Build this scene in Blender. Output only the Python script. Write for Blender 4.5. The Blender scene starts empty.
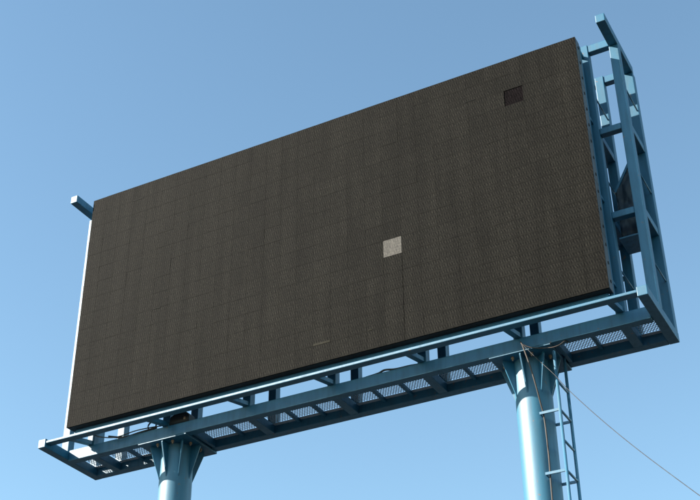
import bpy, bmesh, math, random
from mathutils import Vector, Matrix
random.seed(7)
S = 0.62                     # drawing units to metres
OFF = 14.25                  # height of the screen's lower edge over the ground, drawing units
D = bpy.data
C = bpy.context.scene.collection
SC = bpy.context.scene

# ------------------------------------------------------------------ camera
yaw, pitch, roll = 0.48203, 0.57312, -0.010303
fw = Vector((-math.sin(yaw)*math.cos(pitch), math.cos(yaw)*math.cos(pitch), math.sin(pitch)))
rt = Vector((math.cos(yaw), math.sin(yaw), 0)); up = rt.cross(fw)
r2 = math.cos(roll)*rt + math.sin(roll)*up
u2 = -math.sin(roll)*rt + math.cos(roll)*up
cam_d = D.cameras.new('camera'); cam = D.objects.new('camera', cam_d); C.objects.link(cam)
m = Matrix((r2, u2, -fw)).transposed().to_4x4()
m.translation = Vector((18.3052*S, -20.7946*S, (-12.5713+OFF)*S))
cam.matrix_world = m
cam_d.sensor_width = 36; cam_d.lens = 36*1277.14/700
cam_d.clip_end = 20000; cam_d.clip_start = 0.1
SC.camera = cam

# ------------------------------------------------------------------ sky, sun, exposure
SUN = Vector((-1.32, -1, 0.93)).normalized()     # towards the sun
elev = math.asin(SUN.z); azim = math.atan2(SUN.x, SUN.y)   # clockwise from +Y
w = D.worlds.new('World'); SC.world = w; w.use_nodes = True
nt = w.node_tree; bg = nt.nodes['Background']
sky = nt.nodes.new('ShaderNodeTexSky'); sky.sky_type = 'NISHITA'
sky.sun_disc = False; sky.sun_elevation = elev; sky.sun_rotation = azim
sky.air_density = 1.0; sky.dust_density = 0.3; sky.ozone_density = 0.2; sky.altitude = 100
tint = nt.nodes.new('ShaderNodeVectorMath'); tint.operation = 'MULTIPLY'; tint.inputs[1].default_value = (.90, 1.06, 1.02)
nt.links.new(sky.outputs[0], tint.inputs[0]); nt.links.new(tint.outputs[0], bg.inputs[0]); bg.inputs[1].default_value = 0.094
sl = D.lights.new('sun', 'SUN'); sun = D.objects.new('sun', sl); C.objects.link(sun)
sl.energy = 5.0; sl.angle = math.radians(0.53); sl.color = (1, 0.93, 0.83)
sun.rotation_euler = (-SUN).to_track_quat('-Z', 'Y').to_euler()
SC.view_settings.view_transform = 'Standard'; SC.view_settings.look = 'None'
SC.view_settings.gamma = 1; SC.view_settings.use_curve_mapping = False
SC.view_settings.exposure = 1.45
SC.render.resolution_x = 1024; SC.render.resolution_y = 731

# ------------------------------------------------------------------ materials
def mat(name, base, rough=.5, metal=0, spec=.5):
    m = D.materials.new(name); m.use_nodes = True
    b = m.node_tree.nodes['Principled BSDF']
    b.inputs['Base Color'].default_value = (*base, 1); b.inputs['Roughness'].default_value = rough
    b.inputs['Metallic'].default_value = metal; b.inputs['Specular IOR Level'].default_value = spec
    return m, m.node_tree, b
def node(nt, t, **k):
    n = nt.nodes.new(t)
    for a, v in k.items():
        if hasattr(n, a): setattr(n, a, v)
        else: n.inputs[a].default_value = v
    return n
def painted(name, c, dirt=(.10,.13,.14), rough=.38, amount=.5, wear=True, spec=.5):
    m, nt, b = mat(name, c, rough, spec=spec)
    L = nt.links.new
    geo = node(nt, 'ShaderNodeNewGeometry')
    n1 = node(nt, 'ShaderNodeTexNoise'); n1.inputs['Scale'].default_value = 3.1; n1.inputs['Detail'].default_value = 6
    mp = node(nt, 'ShaderNodeMapping'); mp.inputs['Scale'].default_value = (6, 6, .9)
    L(geo.outputs['Position'], mp.inputs[0]); L(mp.outputs[0], n1.inputs['Vector'])
    r1 = node(nt, 'ShaderNodeMapRange'); r1.inputs[1].default_value = .45; r1.inputs[2].default_value = .8; r1.inputs[4].default_value = amount
    L(n1.outputs[0], r1.inputs[0])
    mx = node(nt, 'ShaderNodeMix', data_type='RGBA'); L(r1.outputs[0], mx.inputs[0])
    mx.inputs[6].default_value = (*c, 1); mx.inputs[7].default_value = (*dirt, 1)
    col = mx.outputs[2]
    n2 = node(nt, 'ShaderNodeTexNoise'); n2.inputs['Scale'].default_value = 55; n2.inputs['Detail'].default_value = 5
    L(geo.outputs['Position'], n2.inputs['Vector'])
    if wear:
        r2 = node(nt, 'ShaderNodeMapRange'); r2.inputs[1].default_value = .68; r2.inputs[2].default_value = .72; r2.inputs[4].default_value = .7
        n3 = node(nt, 'ShaderNodeTexNoise'); n3.inputs['Scale'].default_value = 14; n3.inputs['Detail'].default_value = 8
        L(geo.outputs['Position'], n3.inputs['Vector']); L(n3.outputs[0], r2.inputs[0])
        m2 = node(nt, 'ShaderNodeMix', data_type='RGBA'); L(r2.outputs[0], m2.inputs[0]); L(col, m2.inputs[6])
        m2.inputs[7].default_value = (.16, .09, .055, 1); col = m2.outputs[2]
    L(col, b.inputs['Base Color'])
    r3 = node(nt, 'ShaderNodeMapRange'); r3.inputs[3].default_value = rough-.08; r3.inputs[4].default_value = rough+.2
    L(n1.outputs[0], r3.inputs[0]); L(r3.outputs[0], b.inputs['Roughness'])
    bp = node(nt, 'ShaderNodeBump'); bp.inputs['Strength'].default_value = .12; bp.inputs['Distance'].default_value = .004
    L(n2.outputs[0], bp.inputs['Height']); L(bp.outputs[0], b.inputs['Normal'])
    return m
PAINT = painted('blue_paint', (.003, .102, .182), dirt=(.005,.050,.082), rough=.49, spec=.85)
POLE = painted('pole_paint', (.018, .135, .215), dirt=(.018,.085,.135), rough=.47, spec=1.0, amount=.75)
GALV = painted('galvanised_mesh', (.30, .36, .42), rough=.5, wear=False)
BLACK = painted('black_plastic', (.009, .009, .010), dirt=(.02,.02,.02), rough=.6, wear=False)
GREY = painted('grey_casing', (.11, .115, .125), dirt=(.06,.06,.055), rough=.5, wear=False)
BOLT = painted('rusty_bolt', (.25, .16, .10), rough=.5)
RUBBER = painted('cable_rubber', (.015, .015, .017), rough=.5, wear=False)
TAN = painted('tan_sheath', (.050, .036, .028), rough=.6, wear=False)
WIRE = painted('wire_sheath', (.02, .018, .02), rough=.6, wear=False)
TARP = painted('dark_net', (.018, .030, .042), dirt=(.07,.065,.055), rough=.55, amount=.9, wear=False)
RUNGP = painted('ladder_paint', (.04, .15, .24), rough=.42, spec=.8)

def led(name, dot, gap, field=False, spec=.05):
    """rows of small lamps on a dark mask; field=True counts cells from the field's own origin"""
    m, nt, b = mat(name, dot, .75, spec=spec)
    L = nt.links.new
    tc = node(nt, 'ShaderNodeTexCoord'); sx = node(nt, 'ShaderNodeSeparateXYZ'); L(tc.outputs['Object'], sx.inputs[0])
    lam_ = 1-.316/20.7946
    px = 13*lam_/30*S/8; pz = 6.38*lam_/15*S/8
    def wave(sock, p, ph=0):
        a = node(nt, 'ShaderNodeMath', operation='MULTIPLY'); a.inputs[1].default_value = 2*math.pi/p; L(sock, a.inputs[0])
        c = node(nt, 'ShaderNodeMath', operation='ADD'); c.inputs[1].default_value = ph; L(a.outputs[0], c.inputs[0])
        s = node(nt, 'ShaderNodeMath', operation='SINE'); L(c.outputs[0], s.inputs[0]); return s.outputs[0]
    geo0 = node(nt, 'ShaderNodeNewGeometry')
    jn = node(nt, 'ShaderNodeTexNoise'); jn.inputs['Scale'].default_value = 13; jn.inputs['Detail'].default_value = 3; L(geo0.outputs['Position'], jn.inputs['Vector'])
    jx = node(nt, 'ShaderNodeMath', operation='MULTIPLY_ADD'); jx.inputs[1].default_value = px*1.1; L(jn.outputs[0], jx.inputs[0]); L(sx.outputs[0], jx.inputs[2])
    # each row of lamps leans: phase advances with height, so strokes stand at a slant
    sl_ = node(nt, 'ShaderNodeMath', operation='MULTIPLY_ADD'); sl_.inputs[1].default_value = px/pz/4; L(sx.outputs[2], sl_.inputs[0]); L(jx.outputs[0], sl_.inputs[2])
    wx = wave(sl_.outputs[0], px); wz = wave(sx.outputs[2], pz*8/6, .5)
    w2 = wave(sx.outputs[2], pz*8/3, .8)
    m2_ = node(nt, 'ShaderNodeMath', operation='MULTIPLY'); L(wx, m2_.inputs[0]); L(w2, m2_.inputs[1])
    mu = node(nt, 'ShaderNodeMath', operation='MULTIPLY_ADD'); mu.inputs[1].default_value = 1.2; L(wx, mu.inputs[0]); L(m2_.outputs[0], mu.inputs[2])
    ad = node(nt, 'ShaderNodeMath', operation='MULTIPLY_ADD'); ad.inputs[1].default_value = .08; L(wz, ad.inputs[0]); L(mu.outputs[0], ad.inputs[2])
    r = node(nt, 'ShaderNodeMapRange'); r.inputs[1].default_value = -1.5; r.inputs[2].default_value = 1.9; L(ad.outputs[0], r.inputs[0])
    mx = node(nt, 'ShaderNodeMix', data_type='RGBA'); L(r.outputs[0], mx.inputs[0])
    mx.inputs[6].default_value = (*gap, 1); mx.inputs[7].default_value = (*dot, 1)
    geo = node(nt, 'ShaderNodeNewGeometry'); mp = node(nt, 'ShaderNodeMapping'); mp.inputs['Scale'].default_value = (5, 1, .35)
    L(geo.outputs['Position'], mp.inputs[0])
    n = node(nt, 'ShaderNodeTexNoise'); n.inputs['Scale'].default_value = 1.3; n.inputs['Detail'].default_value = 8; L(mp.outputs[0], n.inputs['Vector'])
    n4 = node(nt, 'ShaderNodeTexNoise'); n4.inputs['Scale'].default_value = 35; n4.inputs['Detail'].default_value = 4; L(geo.outputs['Position'], n4.inputs['Vector'])
    oi = node(nt, 'ShaderNodeObjectInfo')
    rr = node(nt, 'ShaderNodeMapRange'); rr.inputs[3].default_value = .91; rr.inputs[4].default_value = 1.09; L(oi.outputs['Random'], rr.inputs[0])
    rn = node(nt, 'ShaderNodeMapRange'); rn.inputs[1].default_value=.3; rn.inputs[2].default_value=.7; rn.inputs[3].default_value = .78; rn.inputs[4].default_value = 1.22; L(n.outputs[0], rn.inputs[0])
    r4 = node(nt, 'ShaderNodeMapRange'); r4.inputs[1].default_value=.3; r4.inputs[2].default_value=.7; r4.inputs[3].default_value = .62; r4.inputs[4].default_value = 1.38; L(n4.outputs[0], r4.inputs[0])
    a = node(nt, 'ShaderNodeMath', operation='MULTIPLY'); L(rn.outputs[0], a.inputs[1])
    if field: a.inputs[0].default_value = 1
    else: L(rr.outputs[0], a.inputs[0])
    a2 = node(nt, 'ShaderNodeMath', operation='MULTIPLY'); L(a.outputs[0], a2.inputs[0]); L(r4.outputs[0], a2.inputs[1])
    v = node(nt, 'ShaderNodeVectorMath', operation='SCALE'); L(mx.outputs[2], v.inputs[0]); L(a2.outputs[0], v.inputs['Scale'])
    L(v.outputs[0], b.inputs['Base Color'])
    return m
LED = led('led_mask', (.0166, .0151, .0120), (.0040, .0038, .0033))
LED_FIELD = led('led_mask_field', (.0166, .0151, .0120), (.0040, .0038, .0033), True)
LED_PALE = led('led_mask_pale', (.080, .072, .060), (.052, .047, .040), spec=.3)
LED_DARK = led('led_mask_dark', (.0085, .0062, .0068), (.0020, .0016, .0018), spec=.02)

# ------------------------------------------------------------------ helpers
def P(x, y, z): return Vector((x*S, y*S, (z+OFF)*S))
def thing(name, label, cat, at, group=None):
    o = D.objects.new(name, None); C.objects.link(o); o.location = P(*at)
    o.empty_display_size = .3
    o['label'] = label; o['category'] = cat
    if group: o['group'] = group
    o['org'] = list(P(*at)); return o
def origin(o):
    v = Vector((0, 0, 0))
    while o is not None: v += o.location; o = o.parent
    return v
def link(name, me, parent, loc, label=None):
    """loc: world position"""
    o = D.objects.new(name, me); C.objects.link(o)
    if parent is not None: o.parent = parent; o.location = loc - origin(parent)
    else: o.location = loc
    if label: o['label'] = label
    return o
def mesh_from(bm, name, m, smooth=False):
    me = D.meshes.new(name); bm.to_mesh(me); bm.free(); me.materials.append(m)
    if smooth:
        for p in me.polygons: p.use_smooth = True
    return me
cache = {}
def box_mesh(dx, dy, dz, m, bev):
    k = (round(dx, 4), round(dy, 4), round(dz, 4), m.name, bev)
    if k not in cache:
        bm = bmesh.new(); bmesh.ops.create_cube(bm, size=1)
        bmesh.ops.scale(bm, vec=(dx, dy, dz), verts=bm.verts)
        if bev: bmesh.ops.bevel(bm, geom=bm.edges[:], offset=bev, segments=2, profile=.5, affect='EDGES')
        cache[k] = mesh_from(bm, 'box', m)
    return cache[k]
def box(name, x0, x1, y0, y1, z0, z1, m, parent, bev=.012, label=None):
    me = box_mesh((x1-x0)*S, (y1-y0)*S, (z1-z0)*S, m, bev*S)
    return link(name, me, parent, P((x0+x1)/2, (y0+y1)/2, (z0+z1)/2), label)
def add_bar(bm, a, b, w, h, upv=Vector((0, 0, 1))):
    """rectangular bar from a to b (world), width w, height h"""
    d = (b-a).normalized(); s = d.cross(upv)
    if s.length < 1e-4: s = d.cross(Vector((0, 1, 0)))
    s.normalize(); t = s.cross(d)
    vs = []
    for p in (a, b):
        for i, j in ((-1,-1),(1,-1),(1,1),(-1,1)): vs.append(bm.verts.new(p + s*(i*w/2) + t*(j*h/2)))
    for f in ((3,2,1,0),(4,5,6,7),(0,1,5,4),(1,2,6,5),(2,3,7,6),(3,0,4,7)): bm.faces.new([vs[i] for i in f])
def bar(name, a, b, w, h, m, parent, label=None):
    a, b = P(*a), P(*b); c = (a+b)/2; bm = bmesh.new(); add_bar(bm, a-c, b-c, w*S, h*S)
    return link(name, mesh_from(bm, name, m), parent, c, label)
def add_tube(bm, pts, r, n=10, cap=True):
    rings = []
    for i, p in enumerate(pts):
        d = (pts[min(i+1, len(pts)-1)] - pts[max(i-1, 0)]).normalized()
        s = d.cross(Vector((0, 0, 1)));
        if s.length < 1e-3: s = d.cross(Vector((0, 1, 0)))
        s.normalize(); t = s.cross(d)
        rings.append([bm.verts.new(p + (s*math.cos(2*math.pi*k/n)+t*math.sin(2*math.pi*k/n))*r) for k in range(n)])
    for A, B in zip(rings, rings[1:]):
        for k in range(n): bm.faces.new((A[k], A[(k+1)%n], B[(k+1)%n], B[k]))
    if cap: bm.faces.new(rings[0][::-1]); bm.faces.new(rings[-1])
    bmesh.ops.recalc_face_normals(bm, faces=bm.faces[:])
def smooth_pts(pts, n=8):
    out = []
    for i in range(len(pts)-1):
        p0 = pts[max(i-1, 0)]; p1 = pts[i]; p2 = pts[i+1]; p3 = pts[min(i+2, len(pts)-1)]
        for k in range(n):
            t = k/n
            out.append(.5*((2*p1)+(-p0+p2)*t+(2*p0-5*p1+4*p2-p3)*t*t+(-p0+3*p1-3*p2+p3)*t**3))
    out.append(pts[-1]); return out
def tube(name, pts, r, m, parent, n=10, smooth=True, sub=0, label=None):
    pts = [P(*p) for p in pts]
    if sub: pts = smooth_pts(pts, sub)
    c = pts[0].copy(); bm = bmesh.new(); add_tube(bm, [p-c for p in pts], r*S, n)
    me = mesh_from(bm, name, m, smooth)
    return link(name, me, parent, c, label)
def tag(o, label, cat, group=None):
    o['label'] = label; o['category'] = cat
    if group: o['group'] = group
    return o

# ------------------------------------------------------------------ ground
gm, gnt, gb = mat('asphalt', (.07, .07, .068), .9)
ge = node(gnt, 'ShaderNodeNewGeometry'); gn = node(gnt, 'ShaderNodeTexNoise'); gn.inputs['Scale'].default_value = .4; gn.inputs['Detail'].default_value = 10
gnt.links.new(ge.outputs['Position'], gn.inputs['Vector'])
gr = node(gnt, 'ShaderNodeValToRGB'); gr.color_ramp.elements[0].color = (.018, .018, .018, 1); gr.color_ramp.elements[1].color = (.035, .033, .030, 1)
gnt.links.new(gn.outputs[0], gr.inputs[0]); gnt.links.new(gr.outputs[0], gb.inputs['Base Color'])
bm = bmesh.new(); bmesh.ops.create_grid(bm, x_segments=20, y_segments=20, size=4000)
g = link('ground', mesh_from(bm, 'ground', gm), None, Vector((0, 0, 0))); g['kind'] = 'structure'

# ------------------------------------------------------------------ steel frame
TH = .20
ZB = -.69                                   # underside of the bottom frame
YF, YB = .25, 1.31                          # fronts of the front and rear planes of posts
FX = [-.09, .648] + [.648+2.0895*i for i in range(1, 6)] + [13.18, 13.84]   # right faces of the posts
frame = thing('steel_frame', 'pale blue welded steel tube frame with mesh walkway carrying the black screen', 'billboard frame', (6.5, .9, ZB))
LX0, LX1 = -.245, -.045                     # left end beams
RX0, RX1 = 13.64, 13.84
for x0, x1 in ((LX0, LX1), (RX0, RX1)):
    box('end_beam', x0, x1, -.587, 1.52, ZB, ZB+.205, PAINT, frame)
    box('end_beam', x0, x1, -.587, 1.40, 6.015, 6.22, PAINT, frame)
box('front_rail', LX1, RX0, -.57, -.38, -.595, -.532, PAINT, frame)
box('main_girder', LX1, RX0, YF, YF+.20, ZB-.03, ZB+.235, PAINT, frame)
box('rear_girder', LX1, RX0, YB, YB+.205, ZB, ZB+.205, PAINT, frame)
for i, xr in enumerate(FX):
    x0 = xr-TH+.002; x1 = xr-.002
    if i in (0, 8):
        zt, zf = 6.015, ZB+.205
        if i == 0: x0, x1 = xr-TH, xr
    else: zt, zf = 6.05, ZB+.235
    box('post', x0, x1, YF+.003, YF+.203, zf, zt if i in (0, 8) else 6.26, PAINT, frame)
    box('post', x0, x1, YB-.003, YB+.197, ZB+.205, zt if i in (0, 8) else 6.18, PAINT, frame)
    if 0 < i < 8:
        box('cross_beam', x0, x1, YF+.20, YB, ZB+.002, ZB+.20, PAINT, frame)
        # arm from the post forward to the front rail, with a rounded web plate
        bar('bracket_arm', ((x0+x1)/2, -.40, -.545), ((x0+x1)/2, YF+.01, -.40), .13, .09, PAINT, frame)
    # ties between the two posts of a pair
    for z in (3.79, 1.68):
        box('tie_beam', x0+.012, x1-.012, YF+.203, YB-.003, z, z+.17, PAINT, frame)
    for z in (4.93, 2.74, .60):
        tube('tie_rod', [(x1-.03, YF+.2, z), (x1-.03, YB, z)], .018, PAINT, frame, n=8)
# longitudinal beams: between neighbouring posts of a plane
for yp in (YF, YB):
    for (za, zb_) in (((6.055, 6.245), ) if yp == YF else ((5.99, 6.17), )):
        for i in range(8):
            x0, x1 = FX[i], FX[i+1]-TH
            if i == 0: x0 += 0
            box('top_chord', x0, x1, yp+.02, yp+.18, za, zb_, PAINT, frame)
    for z in (3.80, 1.69):
        for i in range(8):
            if yp == YB and i == 7: continue
            box('chord', FX[i], FX[i+1]-TH, yp+.02, yp+.18, z, z+.15, PAINT, frame)
# diagonal bracing behind the screen, rear plane
for i in range(1, 7):
    a, b = (FX[i], FX[i+1]-TH) if i % 2 else (FX[i+1]-TH, FX[i])
    bar('diagonal_brace', (a, YB+.1, .95), (b, YB+.1, 1.66), .08, .08, PAINT, frame)
# heavier cross beams over the columns
COLX = (2.54, 10.995)
for cx in COLX:
    for x0, x1 in ((cx-.63, cx-.47), (cx+.43, cx+.60), (cx+.66, cx+.74)):
        box('cross_beam', x0, x1, YF+.20, YB, ZB+.004, ZB+.19, PAINT, frame)
# walkway joists
for i in range(1, 7):
    a, b = FX[i], FX[i+1]-TH
    for t in (1/3, 2/3):
        x = a+(b-a)*t
        if min(abs(x-c) for c in COLX) < .9: continue
        box('joist', x-.035, x+.035, YF+.20, YB, ZB+.12, ZB+.20, PAINT, frame, bev=.005)
# expanded metal walkway, one panel per bay
def mesh_panel(x0, x1, y0, y1, z, pitch=.062, slope=1.7, wd=.013):
    bm = bmesh.new()
    c = P((x0+x1)/2, (y0+y1)/2, z)
    for sgn in (1, -1):
        h = (y1-y0)/slope; n = int((x1-x0+h)/pitch)+1
        for k in range(n+1):
            # line x = xs + sgn*(y-y0)/slope
            xs = (x0-h if sgn > 0 else x0) + k*pitch
            pts = []
            ya, yb_ = y0, y1
            xa, xb = xs, xs+sgn*h
            # clip to x0..x1
            t0, t1 = 0, 1; dx = xb-xa
            for lim, s_ in ((x0, 1), (x1, -1)):
                fa = (xa-lim)*s_; fb = (xb-lim)*s_
                if fa < 0 and fb < 0: t0 = 2
                elif fa < 0: t0 = max(t0, fa/(fa-fb))
                elif fb < 0: t1 = min(t1, fa/(fa-fb))
            if t1-t0 < .02: continue
            A = P(xa+dx*t0, ya+(yb_-ya)*t0, z+sgn*.003); B = P(xa+dx*t1, ya+(yb_-ya)*t1, z+sgn*.003)
            add_bar(bm, A-c, B-c, wd*S, .006*S)
    o = link('mesh_panel', mesh_from(bm, 'mesh_panel', GALV), frame, c); o['kind'] = 'stuff'
edges = [LX1] + [v for x in FX[1:8] for v in (x-TH, x)] + [RX0]
for k in range(0, len(edges), 2):
    mesh_panel(edges[k]+.01, edges[k+1]-.01, YF+.205, YB-.09, ZB+.215)
    box('edge_angle', edges[k]+.004, edges[k+1]-.004, YB-.10, YB-.004, ZB+.185, ZB+.20, GALV, frame, bev=.003)

# ------------------------------------------------------------------ columns
def column(cx, label):
    cy, r, zt, zg = .89, .365, -.745, -OFF
    col = thing('support_column', label, 'column', (cx, cy, zg), 'blue steel columns under the billboard')
    bm = bmesh.new(); N = 64
    rings = []
    for z in (zg, zg+5, zg+6.5, zt):
        rings.append([bm.verts.new((r*S*math.cos(2*math.pi*k/N), r*S*math.sin(2*math.pi*k/N), (z-zg)*S)) for k in range(N)])
    for A, B in zip(rings, rings[1:]):
        for k in range(N): bm.faces.new((A[k], A[(k+1)%N], B[(k+1)%N], B[k]))
    link('shaft', mesh_from(bm, 'shaft', POLE, True), col, P(cx, cy, zg))
    for z in (-4.95, -9.2):      # weld seams of the pipe lengths
        pts = [P(cx+(r+.002)*math.cos(2*math.pi*k/40), cy+(r+.002)*math.sin(2*math.pi*k/40), z)-P(cx, cy, z) for k in range(41)]
        bm = bmesh.new(); add_tube(bm, pts, .012*S, 6, False); link('weld_seam', mesh_from(bm, 'weld_seam', POLE, True), col, P(cx, cy, z))
    hp = box('head_plate', cx-.64, cx+.64, .262, 1.515, zt, zt+.048, PAINT, col, bev=.006)
    box('foot_plate', cx-.62, cx+.62, cy-.62, cy+.62, zg+.005, zg+.06, PAINT, col)
    # eight tapered gussets under the head plate
    prof = [(r-.01, 0), (.60, 0), (.615, -.05), (r-.01, -.80)]
    bm = bmesh.new()
    for s_ in (-.014, .014):
        pass
    a = [bm.verts.new((x*S, -.014*S, z*S)) for x, z in prof]; b = [bm.verts.new((x*S, .014*S, z*S)) for x, z in prof]
    bm.faces.new(a); bm.faces.new(b[::-1])
    for k in range(4): bm.faces.new((a[k], a[(k+1)%4], b[(k+1)%4], b[k]))
    bmesh.ops.recalc_face_normals(bm, faces=bm.faces[:])
    gm_ = mesh_from(bm, 'gusset', PAINT)
    bm = bmesh.new(); bmesh.ops.create_cone(bm, cap_ends=True, segments=6, radius1=.032*S, radius2=.032*S, depth=.05*S)
    bmesh.ops.create_cone(bm, cap_ends=True, segments=10, radius1=.016*S, radius2=.016*S, depth=.11*S)
    bo = mesh_from(bm, 'bolt', BOLT)
    for k in range(8):
        o = link('gusset', gm_, col, P(cx, cy, zt-.001)); o.rotation_euler.z = k*math.pi/4 + (0 if k % 2 == 0 else 0)
        an = k*math.pi/4+math.pi/8; rr = .52
        link('bolt', bo, hp, P(cx+rr*math.cos(an), cy+rr*math.sin(an), zt-.028))
    return col
column(COLX[0], 'thick round blue steel column under the left part of the frame, without a ladder')
column(COLX[1], 'thick round blue steel column under the right part of the frame, beside the ladder')

# ------------------------------------------------------------------ LED screen
YS = -.316
lam = 1+YS/20.7946
SX0, SX1 = 18.3052*(1-lam), 18.3052-5.3052*lam
SZ0, SZ1 = -12.5713*(1-lam), -12.5713*(1-lam)+6.38*lam
YK = YS+.262                                  # back of the cabinets
screen = thing('led_screen', 'large switched off black LED display with one pale module and one darker module', 'billboard screen', ((SX0+SX1)/2, YS+.14, SZ0))
box('casing', SX0+.012, SX1-.012, YS+.034, YK, SZ0+.012, SZ1-.012, BLACK, screen, bev=.006)
mw, mh = (SX1-SX0)/30, (SZ1-SZ0)/15
for j in range(5):
    for xa in (SX1-.011, SX0-.004):
        box('side_panel', xa, xa+.015, YS+.014, YK, SZ0+3*j*mh+.005, SZ0+3*(j+1)*mh-.005, GREY, screen, bev=.003)
for j in range(15):
    z = SZ0+(j+.5)*mh
    box('latch', SX1+.005, SX1+.017, YS+.13, YS+.175, z-.028, z+.028, BLACK, screen, bev=.004)
NV = 6
def module_mesh(m):
    """square module face: eight shallow visors, each overhanging the row of lamps below it"""
    bm = bmesh.new(); hw, hh = (mw/2-.0015)*S, (mh/2-.0018)*S; d = .03*S
    prof = []
    for k in range(NV):
        z0 = -hh + 2*hh*k/NV; z1 = -hh + 2*hh*(k+1)/NV
        prof += [(z0, 0.0), (z1-.12*(z1-z0), -.0022*S)]
    prof.append((hh, 0.0))
    A = [bm.verts.new((-hw, y, z)) for z, y in prof]; B = [bm.verts.new((hw, y, z)) for z, y in prof]
    for k in range(len(prof)-1): bm.faces.new((A[k], B[k], B[k+1], A[k+1]))
    a0, a1, b0, b1 = (bm.verts.new((sx*hw, d, sz*hh)) for sx, sz in ((-1,-1),(-1,1),(1,-1),(1,1)))
    bm.faces.new((a0, a1, b1, b0)); bm.faces.new((A[0], a0, b0, B[0])); bm.faces.new((A[-1], B[-1], b1, a1))
    bm.faces.new([a0]+A+[a1]); bm.faces.new([b1]+B[::-1]+[b0])
    bmesh.ops.recalc_face_normals(bm, faces=bm.faces[:])
    return mesh_from(bm, 'module', m)
MM, MP, MD = module_mesh(LED), module_mesh(LED_PALE), module_mesh(LED_DARK)
order = sorted([(i, j) for i in range(30) for j in range(15)], key=lambda q: -q[0]*10+abs(q[1]-5))
single = set(order[:299])
rest = bmesh.new(); RC = P(SX0+5*mw, YS, SZ0+7.5*mh)
for i, j in order:
    dy = random.gauss(0, .0005); rx = random.gauss(0, .0030); rz = random.gauss(0, .0012)
    if random.random() < .06: dy -= .003*random.random(); rx += .004
    loc = P(SX0+(i+.5)*mw, YS+dy+.003, SZ0+(j+.5)*mh)
    me, lab = MM, None
    if (i, j) == (19, 5): me, lab = MP, 'pale grey module standing out from the black ones'
    if (i, j) == (26, 12): me, lab = MD, 'blacker square module near the top right corner'
    if (i, j) == (26, 12): loc.y += .012*S
    if i == 20 and j < 5: loc.x += .003*S
    if (i, j) in single:
        o = link('module', me, screen, loc, lab); o.rotation_euler = (rx, 0, rz)
        if i == 20 and j < 5: o.scale.x = .984
    else:
        t = MM.copy(); t.transform(Matrix.Rotation(rx, 4, 'X') @ Matrix.Rotation(rz, 4, 'Z'))
        t.transform(Matrix.Translation(loc - RC)); rest.from_mesh(t); D.meshes.remove(t)
o = link('module_field', mesh_from(rest, 'module_field', LED_FIELD), screen, RC); o['kind'] = 'stuff'
# scuffed and lifted visor strips on single modules
def strip(xa, xb, z, m, h=.035, lab=None):
    box('visor_strip', xa, xb, YS-.0035, YS+.001, z-h/2, z+h/2, m, screen, bev=.001, label=lab)
STRIP_PALE = painted('scuffed_strip', (.018, .016, .010), dirt=(.012, .011, .008), rough=.7, wear=False, spec=.1)
STRIP_DARK = painted('dark_strip', (.004, .004, .003), dirt=(.008, .008, .006), rough=.7, wear=False, spec=.1)
strip(6.70, 7.10, .25, STRIP_PALE, .05, 'yellowish scuffed strip near the lower edge')
strip(7.99, 8.09, .257, STRIP_PALE, .02)
for xa, xb, z in ((1.54, 1.84, 5.66), (2.42, 2.64, 2.31), (10.47, 10.71, 5.295), (11.40, 11.53, 1.905)):
    strip(xa, xb, z, STRIP_DARK, .022)
# steel behind the cabinets: verticals and lower beam that carry them, stubs to the posts, added shade beam
for x in [SX0+.02] + [SX0+(SX1-SX0)*k/6-.04 for k in range(1, 6)] + [SX1-.085]:
    box('mounting_post', x, x+.09, YK+.004, YK+.085, SZ0-.19, SZ1-.05, PAINT, frame, bev=.006)
box('mounting_shade_beam', SX0+.11, SX1-.09, YK-.06, YK+.080, SZ0-.155, SZ0+.009, PAINT, frame, bev=.006)
box('mounting_shade_beam', SX0+.11, SX1-.09, YK+.090, YK+.130, 5.80, 5.965, PAINT, frame, bev=.006)  # upper beam added out of view, sets the shadow edge on the front posts
for x in [FX[k]-.13 for k in range(1, 8)]:
    for z in (.1, 2.1, 4.1, 5.9):
        box('stub', x-.03, x+.03, YK+.08, YF, z, z+.07, PAINT, frame, bev=.004)

# ------------------------------------------------------------------ ladder
lad = thing('access_ladder', 'narrow steel ladder running up beside the right column to the walkway', 'ladder', (11.65, .71, -OFF))
LXc = 11.65
tube('stringer', [(LXc, .40, -OFF), (LXc, .40, -.84)], .031, RUNGP, lad, n=12)
tube('stringer', [(LXc, 1.02, -OFF), (LXc, 1.02, -.70)], .031, RUNGP, lad, n=12)
z = -1.47
k = 0
while z > -OFF+.3:
    tube('rung', [(LXc, .43, z), (LXc, .99, z)], .024, RUNGP, lad, n=10)
    if k % 2 == 1:
        bar('stand_off', (LXc-.03, .40, z+.01), (LXc-.41, .40, z+.01), .03, .05, RUNGP, lad)
        bar('stand_off', (LXc-.395, .415, z+.01), (LXc-.395, .60, z+.01), .03, .05, RUNGP, lad)
        bar('stand_off', (LXc-.03, 1.03, z+.01), (LXc-.33, 1.03, z+.01), .03, .05, RUNGP, lad)
    z -= .612; k += 1
for y in (.40, 1.02):
    box('foot', LXc-.07, LXc+.07, y-.07, y+.07, -OFF+.004, -OFF+.04, PAINT, lad)

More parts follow.
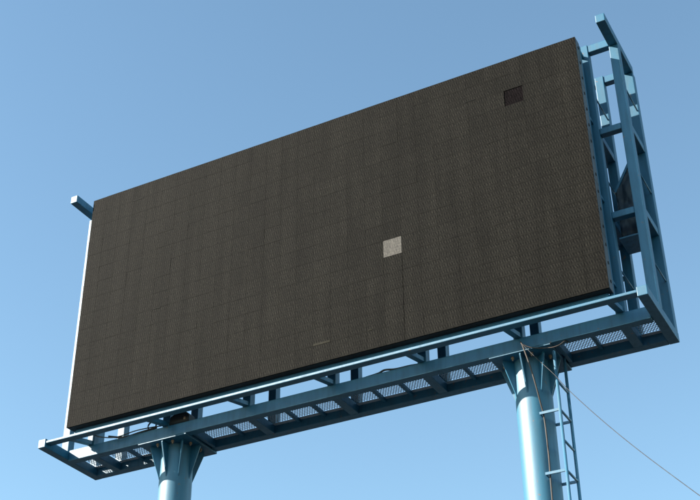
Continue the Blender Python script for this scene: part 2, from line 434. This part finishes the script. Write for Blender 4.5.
# ------------------------------------------------------------------ cables, box, tarp
tag(tube('power_cable', [(11.07, .16, -.60), (11.1, .17, -.66), (11.18, .19, -1.01), (11.25, .25, -1.43), (11.28, .38, -1.84), (11.30, .47, -2.18), (11.31, .48, -2.95), (11.29, .49, -3.9), (11.26, .50, -8), (11.27, .48, -OFF+.02)],
    .016, TAN, None, n=8, sub=8), 'tan cable hanging down the front of the right column', 'cable')
tag(tube('guy_wire', [(11.07, .15, -.60), (11.1, .16, -.65), (11.39, .1, -1.07), (11.73, 0, -1.54), (12.0, -.1, -1.97), (12.62, -.4, -2.83), (13.34, -.8, -3.76), (14.35, -1.5, -5.0), (15.65, -2.6, -6.6), (21, -7.2, -12.4), (22.8, -8.8, -OFF)] , .0065, WIRE, None, n=6, sub=10),
    'thin dark wire slanting down to the right from the head of the right column', 'wire')
tag(tube('sagging_cable', [(11.07, .165, -.60), (11.1, .17, -.65), (11.28, .2, -.76), (11.61, .22, -.84), (11.80, .23, -.835), (11.93, .30, -.735), (11.95, .4, -.73)], .011, TAN, None, n=6, sub=8),
    'short tan cable sagging under the girder above the ladder', 'cable')
tag(tube('cable', [(7.6, .33, -.435), (7.89, .31, -.425), (8.05, .30, -.39), (8.3, .3, -.43), (8.62, .32, -.425), (8.9, .34, -.44)], .022, RUBBER, None, n=8, sub=8), 'black cable lying along the girder top midway between the columns', 'cable')
for k, (pts, lab) in enumerate([
    ([(.75, .12, -.30), (1.0, .08, -.42), (1.4, .10, -.50), (1.9, .14, -.44), (2.3, .2, -.42), (2.5, .28, -.40)], 'thin black cable looping along the walkway edge at the left end'),
    ([(1.1, .20, -.38), (1.5, .26, -.46), (1.9, .3, -.42), (2.35, .3, -.40)], 'thicker black cable lying on the girder left of the left column')]):
    tag(tube('cable', pts, (.014, .026)[k], RUBBER, None, n=8, sub=8), lab, 'cable')
ring = [(2.22+.11*math.cos(t), .30, -.33+.10*math.sin(t)) for t in [i*2*math.pi/22 for i in range(25)]]
tag(tube('cable_coil', ring, .018, RUBBER, None, n=8), 'small ring of coiled black cable standing on the girder left of the left column', 'cable')
# domed black control box on the girder over the left column
bm = bmesh.new(); prof = [(-.26, 0), (.26, 0), (.26, .16), (.20, .23), (.08, .26), (-.12, .25), (-.23, .19)]
A = [bm.verts.new((x*S, -.14*S, z*S)) for x, z in prof]; B = [bm.verts.new((x*S, .14*S, z*S)) for x, z in prof]
bm.faces.new(A); bm.faces.new(B[::-1])
for k in range(len(prof)): bm.faces.new((A[k], A[(k+1) % len(prof)], B[(k+1) % len(prof)], B[k]))
bmesh.ops.recalc_face_normals(bm, faces=bm.faces[:]); bmesh.ops.bevel(bm, geom=bm.edges[:], offset=.008, segments=2, affect='EDGES')
cb = thing('control_box', 'small black box with a domed top standing on the girder over the left column', 'electric box', (2.98, .38, -.455))
link('housing', mesh_from(bm, 'housing', BLACK), cb, P(2.98, .38, -.452))
box('cable_gland', 3.12, 3.17, .225, .245, -.40, -.34, BOLT, cb, bev=.004)
# dark netting hung over a slanting bar in the right end bay
nb = thing('netting', 'dark wrinkled netting hung from a slanting blue bar behind the right end posts', 'netting', (13.42, .9, 1.40))
from mathutils import noise
x0, x1 = 13.19, 13.635
def sheet(yc, amp, zlo, zhi0, zhi1, NX=16, NZ=40):
    bm = bmesh.new(); g = []
    for i in range(NX+1):
        t = i/NX; col = []
        for k in range(NZ+1):
            z = zlo+(zhi0+(zhi1-zhi0)*t-zlo)*k/NZ
            q = Vector((t*2.2, z*2.6, yc*3)); f = noise.fractal(q, .9, 2.0, 4)
            col.append(bm.verts.new(P(x0+(x1-x0)*t, yc+amp*f, z)-P(13.42, .9, 1.40)))
        g.append(col)
    for i in range(NX):
        for k in range(NZ): bm.faces.new((g[i][k], g[i+1][k], g[i+1][k+1], g[i][k+1]))
    me = mesh_from(bm, 'net', TARP, True)
    o = link('net', me, nb, P(13.42, .9, 1.40)); md = o.modifiers.new('solid', 'SOLIDIFY'); md.thickness = .004
sheet(.80, .06, 1.40, 2.62, 3.38)
sheet(1.02, .05, 1.40, 2.58, 3.32)
bar('slanting_bar', (x0, .80, 2.64), (x1, .80, 3.41), .035, .05, PAINT, nb)
box('support_plate', 13.19, 13.66, .55, 1.20, 1.35, 1.385, PAINT, frame, bev=.004)
